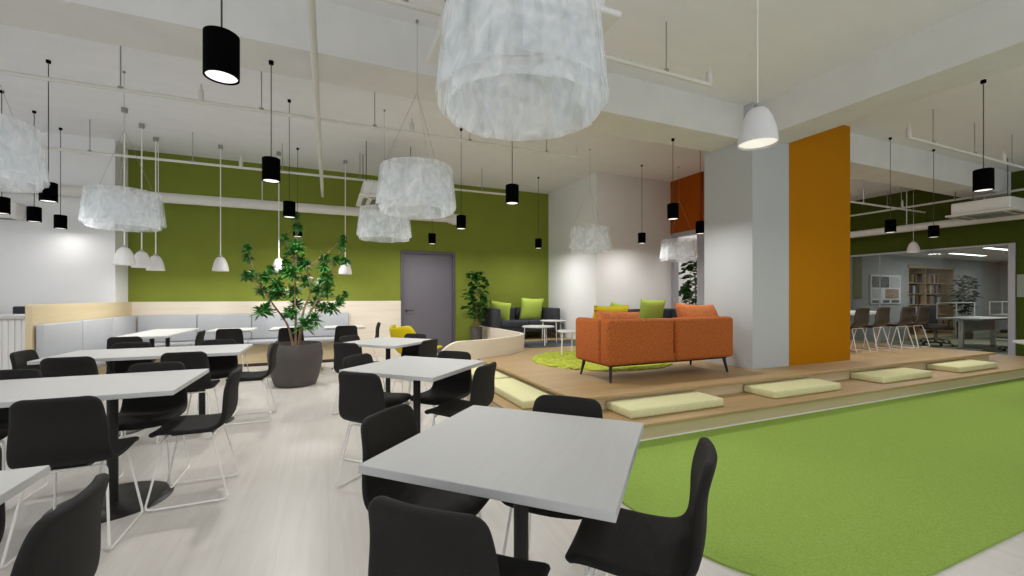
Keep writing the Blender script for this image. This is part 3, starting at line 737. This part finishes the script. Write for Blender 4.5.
def big_planter():
    px, py = -.44, 6.92
    t = thing('planter_tree', 'big charcoal planter with a branching leafy tree at centre left', 'potted plant', (px, py, 0))
    obj('pot', lathe(NB(), [(.25, 0), (.27, .006), (.31, .12), (.352, .32), (.362, .45), (.345, .575), (.338, .60), (.325, .60), (.322, .54), (.31, .52)], 48, cap1=False), 'pot', t, smooth=True)
    obj('soil', lathe(NB(), [(.33, .50), (.2, .53), (.02, .54)], 32), 'soil', t, smooth=True)
    rt = Vector((.919, -.394, 0)); fw = Vector((.394, .919, 0)); dd = 6.19; cx = 296
    def at(x, y, off): return rt*((x-cx)/427*dd)+fw*off+Vector((0, 0, 1.28+(296-y)/427*dd))
    zc = [(45, 138, .05, .09), (42, 165, .08, .10), (38, 215, .1, .12), (62, 214, .0, .12), (82, 258, .1, .13), (90, 318, .0, .16), (118, 312, -.1, .15), (112, 270, .15, .14), (118, 222, -.1, .14), (108, 198, .1, .10), (132, 268, .1, .15),
          (152, 245, -.15, .15), (150, 205, .1, .13), (165, 150, .1, .13), (158, 180, .05, .13), (148, 105, .1, .09), (190, 45, .0, .08), (193, 78, .02, .10), (188, 128, .0, .14), (205, 140, -.1, .13), (195, 175, .1, .15), (215, 185, .0, .14), (188, 212, -.1, .17), (212, 232, .1, .16),
          (170, 300, .2, .15), (160, 328, .1, .13), (185, 322, -.05, .13), (178, 262, .05, .15), (268, 165, .05, .11), (272, 195, .0, .13), (265, 232, .1, .15), (285, 222, -.05, .13), (282, 262, .0, .14), (245, 262, .1, .15), (235, 300, .15, .15),
          (235, 355, -.2, .19), (255, 340, -.1, .14), (268, 310, .05, .14), (298, 308, .0, .12), (312, 292, .05, .11), (325, 272, .1, .07), (318, 108, .1, .09), (320, 130, .05, .08), (305, 172, .05, .11), (325, 172, .1, .10)]
    cl = [(230+x/2.88, 200+y/2.88, o_, r_) for (x, y, o_, r_) in zc]
    rnd = random.Random(11); lv = NB(); br = NB()
    forks = [at(285, 322, .05), at(297, 312, -.08), (at(306, 312, .1)), at(312, 300, -.02), at(276, 305, .0), at(295, 290, .05), at(318, 290, .05)]
    base = Vector((0, 0, .52))
    stems = [(base+Vector((-.03, 0, 0)), [at(286, 325, .05), at(272, 305, .05), at(257, 283, .05)]), (base, [at(296, 315, .0), at(295, 290, .0), at(297, 262, .0)]),
             (base+Vector((.03, .02, 0)), [at(302, 312, .05), at(309, 290, .05), at(308, 268, -.05)]), (base+Vector((.04, -.02, 0)), [at(306, 325, -.08), at(316, 303, .0), at(325, 282, .0)])]
    nodes = []
    for s, ps in stems:
        sp_ = smoothpath([s]+ps, 6); tube(br, sp_, .017, 8, .009); nodes += sp_[5:]
    for (x, y, off, R) in cl:
        p = at(x, y, off)
        b = min((n_ for n_ in nodes if n_.z < p.z+.02), key=lambda n_: (n_-p).length, default=nodes[0])
        mid = (b+p)/2+Vector((0, 0, -.03)); tube(br, smoothpath([b, mid, p], 4), .007, 6, .004)
        rosette(lv, p, R*1.0, int(44+R*220), rnd, .030)
    obj('trunk', br, 'bark', t, smooth=True); obj('foliage', lv, 'leaf', t)
big_planter()
def fig(name, label, u, v, z0, pot_h, pot_r, z1, z2, spread, seed, m='leaf_fig', n=120):
    t = thing(name, label, 'potted plant', (u, v, z0))
    obj('pot', lathe(NB(), [(pot_r*.86, 0), (pot_r*.9, .01), (pot_r, pot_h), (pot_r*.9, pot_h), (pot_r*.88, pot_h-.03)], 28, cap1=False), 'pot', t, smooth=True)
    obj('soil', lathe(NB(), [(pot_r*.9, pot_h-.035), (.02, pot_h-.02)], 24), 'soil', t)
    rnd = random.Random(seed); br = NB(); lv = NB(); tips = []
    for k in range(3):
        a = 2*PI*k/3+.3; x = .05*math.cos(a); y = .05*math.sin(a)
        p = smoothpath([(x, y, pot_h-.03), (x*1.3, y*1.3, (z1+pot_h)/2), (x*2, y*2, z1+(z2-z1)*.4), (x*1.5+rnd.uniform(-.05, .05), y*1.5, z1+(z2-z1)*(.75+.08*k))], 5); tube(br, p, .014, 8, .006); tips += p[6:]
    for i in range(n):
        b = rnd.choice(tips); a = rnd.uniform(0, 2*PI); zz = rnd.uniform(z1, z2); f = math.sin(PI*min(1, max(.12, (zz-z1)/(z2-z1)*.86+.12)))**.6
        p = Vector((b.x, b.y, zz)); d = Vector((math.cos(a), math.sin(a), rnd.uniform(-.1, .7))); q_ = p+d.normalized()*spread*rnd.uniform(.25, .75)*f
        leaf(lv, q_, d, spread*rnd.uniform(.5, .8), spread*.5*rnd.uniform(.8, 1.2), .35, rnd, rnd.uniform(-.9, .9))
    obj('trunk', br, 'bark', t, smooth=True); obj('foliage', lv, m, t)
fig('fig_plant', 'fig plant in a charcoal pot between the grey door and the charcoal sofa', 2.97, 8.9, 0, .60, .135, .78, 1.80, .21, 5, n=260)
fig('fig_plant', 'leafy fig plant in the doorway under the rust wall', 8.06, 7.72, P, .40, .17, .50, 1.85, .26, 8, n=260)

# ---------------------------------------------------------------- counter at the far left
t = thing('reception_counter', 'white ribbed counter at the left edge behind the birch divider', 'counter', (-5.2, 7.75, 0))
obj('body', box(NB(), -2.0, 1.9, -.25, .3, 0, .99), 'white_wall', t)
b = NB()
for k in range(65): box(b, -2+k*.06, -2+k*.06+.045, -.262, -.25, .02, .98)
obj('ribbed_front', b, 'white_wall', t)
obj('worktop', box(NB(), -2.05, 1.95, -.30, .34, .99, 1.035, .004, 1), 'tabletop', t)
def stool(u, v, label):
    t = thing('counter_stool', label, 'chair', (u, v, 0), 0, 'dark chairs behind the counter')
    obj('backrest', box(NB(), -.2, .2, .16, .20, .85, 1.13, .02, 3), 'sofa_dark', t, smooth=True)
    obj('seat', box(NB(), -.2, .2, -.2, .2, .70, .76, .025, 3), 'sofa_dark', t, smooth=True)
    b = NB()
    for sx in (-1, 1): tube(b, [(sx*.12, .18, .72), (sx*.12, .19, .87)], .012, 6)
    obj('back_bracket', b, 'black', t)
    obj('stem', lathe(NB(), [(.03, .02), (.03, .70)], 16), 'grey_metal', t); obj('foot_disc', lathe(NB(), [(.22, 0), (.22, .015), (.03, .03)], 32), 'grey_metal', t)
stool(-4.05, 8.45, 'dark chair back showing above the counter beside the birch divider')
stool(-4.85, 8.45, 'dark chair back showing above the counter at the left picture edge')

# ---------------------------------------------------------------- office behind the glass
# bookcase set in the wall
t = thing('bookcase', 'beech bookcase full of books behind the glass', 'bookcase', (17.1, 7.0, .012))
BW, BD = 1.34, .75
b = NB(); box(b, -BW, -BW+.05, 0, BD, 0, 2.18); box(b, BW-.05, BW, 0, BD, 0, 2.18); box(b, -BW, BW, 0, BD, 2.12, 2.18); box(b, -BW, BW, 0, BD, 0, .06)
obj('carcass', b, 'shelf_wood', t); obj('back_panel', box(NB(), -BW+.05, BW-.05, BD-.02, BD, .06, 2.12), 'shelf_wood', t)
obj('divider', box(NB(), -.02, .02, .15, BD-.02, .06, 2.12), 'shelf_wood', t)
SH = [.36, .69, 1.02, 1.35, 1.68]
for z in SH: obj('shelf', box(NB(), -BW+.05, BW-.05, .16, BD-.02, z-.02, z), 'shelf_wood', t)
cols = [('dark blue', '#2b3550'), ('black', '#1c1c1e'), ('red', '#8d2a22'), ('grey', '#8a8d90'), ('white', '#cfcfca'), ('olive', '#6d6a2e'), ('brown', '#5d4030'), ('tan', '#a48a63')]
for n_, c_ in cols: M['book_'+n_] = mat('book_cover_'+n_.replace(' ', '_'), c_, .6)
rnd = random.Random(4)
ordw = ['first', 'second', 'third', 'fourth', 'fifth', 'sixth', 'seventh', 'eighth', 'ninth', 'tenth', 'eleventh', 'twelfth', 'thirteenth', 'fourteenth', 'fifteenth', 'sixteenth']
for si, sname in ((1, 'fourth shelf down'), (2, 'third shelf down'), (3, 'second shelf down'), (4, 'top shelf')):
    for half, hname, x, xe in ((0, 'left', -.95, -.35), (1, 'right', .06, 1.05)):
        if half == 0: x += rnd.uniform(0, .2); xe = min(-.12, x+rnd.uniform(.45, .8))
        k = 0
        while x < xe and k < 12:
            w = rnd.uniform(.05, .10); h = rnd.uniform(.20, .29); cn, _ = rnd.choice(cols)
            b = NB(); box(b, -w/2, w/2, 0, .2, .001, h, .004, 1)
            o = obj('book', b, 'book_'+cn); o.location = (17.1+x+w/2, 7.18, .012+SH[si])
            tag(o, f'{cn} book, {ordw[k]} from left, {sname}, {hname} half of bookcase', 'book', 'books in the office bookcase')
            x += w+.004; k += 1
# poster board on the office wall
t = thing('poster_board', 'white poster board with pictures on the office wall behind the glass', 'poster', (14.55, 6.98, 1.06))
obj('board', box(NB(), -.74, .74, -.02, .015, 0, .82), 'paper', t)
M['ph_grey'] = mat('grey_print', '#5e6462', .7, var=.75, scale=(14, 14, 14)); M['ph_tan'] = mat('tan_print', '#a58d78', .7, var=.35, scale=(9, 9, 9)); M['ph_pale'] = mat('pale_print', '#c4c6c8', .7, var=.08, scale=(10, 10, 30))
for (x0, x1, z0, z1, m_) in ((-.68, .14, .46, .77, 'ph_grey'), (.20, .68, .46, .77, 'ph_pale'), (-.68, -.26, .15, .42, 'ph_pale'), (-.04, .62, .15, .42, 'ph_tan'), (-.68, -.30, .03, .11, 'ph_grey'), (-.16, .16, .03, .11, 'ph_grey'), (.26, .66, .03, .11, 'ph_grey')):
    obj('print', box(NB(), x0, x1, -.026, -.02, z0, z1), m_, t)
# desk with screens
def desk(label, u, v, L):
    t = thing('office_desk', label, 'desk', (u, v, .012))
    obj('desktop', box(NB(), -L/2, L/2, -.4, .4, .70, .74, .004, 1), 'tabletop', t)
    obj('modesty_panel', box(NB(), -L/2+.1, L/2-.1, -.01, .01, .42, .70), 'tabletop', t)
    b = NB(); box(b, -L/2, L/2, .38, .40, 1.09, 1.11); box(b, -L/2, -L/2+.02, .38, .40, .74, 1.09); box(b, L/2-.02, L/2, .38, .40, .74, 1.09); box(b, -.01, .01, .38, .40, .74, 1.09)
    obj('desk_screen', b, 'white_metal', t)
    for sx in (-1, 1):
        b = NB(); box(b, sx*(L/2-.15)-.04, sx*(L/2-.15)+.04, -.04, .04, 0, .70); box(b, sx*(L/2-.15)-.04, sx*(L/2-.15)+.04, -.36, .36, 0, .03)
        obj('leg', b, 'white_metal', t)
desk('white office desk with a low screen behind the glass', 14.7, 5.15, 1.9)
desk('farther white office desk behind the glass, before the bookcase', 18.6, 5.6, 1.6)
def office_chair(label, u, v, rz, m='sofa_dark'):
    t = thing('office_chair', label, 'chair', (u, v, .012), rz, 'dark office chairs behind the glass')
    obj('seat', box(NB(), -.24, .24, -.23, .24, .42, .50, .03, 3), m, t, smooth=True)
    obj('backrest', box(NB(), -.22, .22, -.27, -.22, .55, 1.02, .024, 3), m, t, smooth=True)
    obj('back_support', tube(NB(), fillet([(0, -.1, .42), (0, -.29, .44), (0, -.29, .75)], .06), .018, 8), 'black', t, smooth=True)
    obj('stem', lathe(NB(), [(.025, .08), (.025, .42)], 14), 'grey_metal', t)
    for k in range(5):
        a = 2*PI*k/5
        l = obj('base_leg', tube(NB(), [(0, 0, .10), (.28*math.cos(a), .28*math.sin(a), .07)], .018, 8, .012), 'brown_shell', t, smooth=True)
        bm = NB(); tube(bm, [(.29*math.cos(a)-.02*math.sin(a), .29*math.sin(a)+.02*math.cos(a), .028), (.29*math.cos(a)+.02*math.sin(a), .29*math.sin(a)-.02*math.cos(a), .028)], .027, 12)
        obj('caster', bm, 'black', l, smooth=True)
    b = NB()
    for sx in (-1, 1): tube(b, fillet([(sx*.2, 0, .44), (sx*.28, 0, .46), (sx*.28, 0, .66), (sx*.28, .12, .67)], .04), .014, 8)
    obj('armrest', b, 'black', t, smooth=True)
office_chair('black office chair at the near desk, beside the glass wall frame', 14.55, 4.45, .2)
office_chair('black office chair behind the near desk, seen at its right end', 15.6, 4.5, -.35)
office_chair('dark office chair farther back, left of the near desk', 14.25, 5.75, 2.6)
office_chair('dark office chair before the bookcase', 15.3, 6.2, 2.9)
fig('office_plant', 'dark grey-green plant right of the bookcase behind the glass', 17.35, 6.35, .012, .5, .18, .75, 1.85, .22, 21, 'leaf_grey', 220)
t = thing('ceiling_luminaire', 'bright linear lights on the office ceiling behind the glass, nearer pair member', 'light', (15.3, 4.9, 2.46))
t['label'] = 'bright linear ceiling light behind the glass, nearer one'
obj('diffuser', box(NB(), -.9, .9, -.06, .06, -.035, -.03), 'strip', t); obj('housing', box(NB(), -.92, .92, -.08, .08, -.03, 0), 'white_wall', t)
dup(t, (16.3, 5.9, 2.46), 0, 'bright linear ceiling light behind the glass, farther one')

# ---------------------------------------------------------------- light and camera
area('doorway_fill', (8.6, 6.6, 3.78), 1.2, 60)  # unseen fill lamp, added to brighten the space through the rust-wall doorway
area('office_fill_rear', (19.2, 5.2, 2.40), 1.8, 25, shape='RECTANGLE', sy=.3, col=(1, 1, 1))  # added fill without a fitting, lifts the dark far end of the office
area('office_light', (15.6, 5.3, 2.40), 1.8, 32, shape='RECTANGLE', sy=.3, col=(1, 1, 1))
w = bpy.data.worlds.new('World'); S.world = w; w.use_nodes = True
w.node_tree.nodes['Background'].inputs[0].default_value = (.95, .98, 1, 1)
w.node_tree.nodes['Background'].inputs[1].default_value = 1.25

cam = bpy.data.cameras.new('Camera'); co = bpy.data.objects.new('Camera', cam); C.objects.link(co)
co.location = (0, 0, 1.28); co.rotation_euler = (PI/2, 0, -math.radians(23.22))
cam.sensor_width = 36; cam.lens = 427.2/1024*36; cam.shift_y = 8.1/1024; cam.clip_start = .05
S.camera = co
S.view_settings.view_transform = 'Standard'; S.view_settings.look = 'None'
S.view_settings.exposure = 0; S.view_settings.gamma = 1; S.view_settings.use_curve_mapping = False
S.cycles.max_bounces = 8; S.cycles.diffuse_bounces = 5; S.cycles.transparent_max_bounces = 24
S.cycles.use_denoising = True
S.cycles.caustics_reflective = False; S.cycles.caustics_refractive = False; S.cycles.sample_clamp_indirect = 6
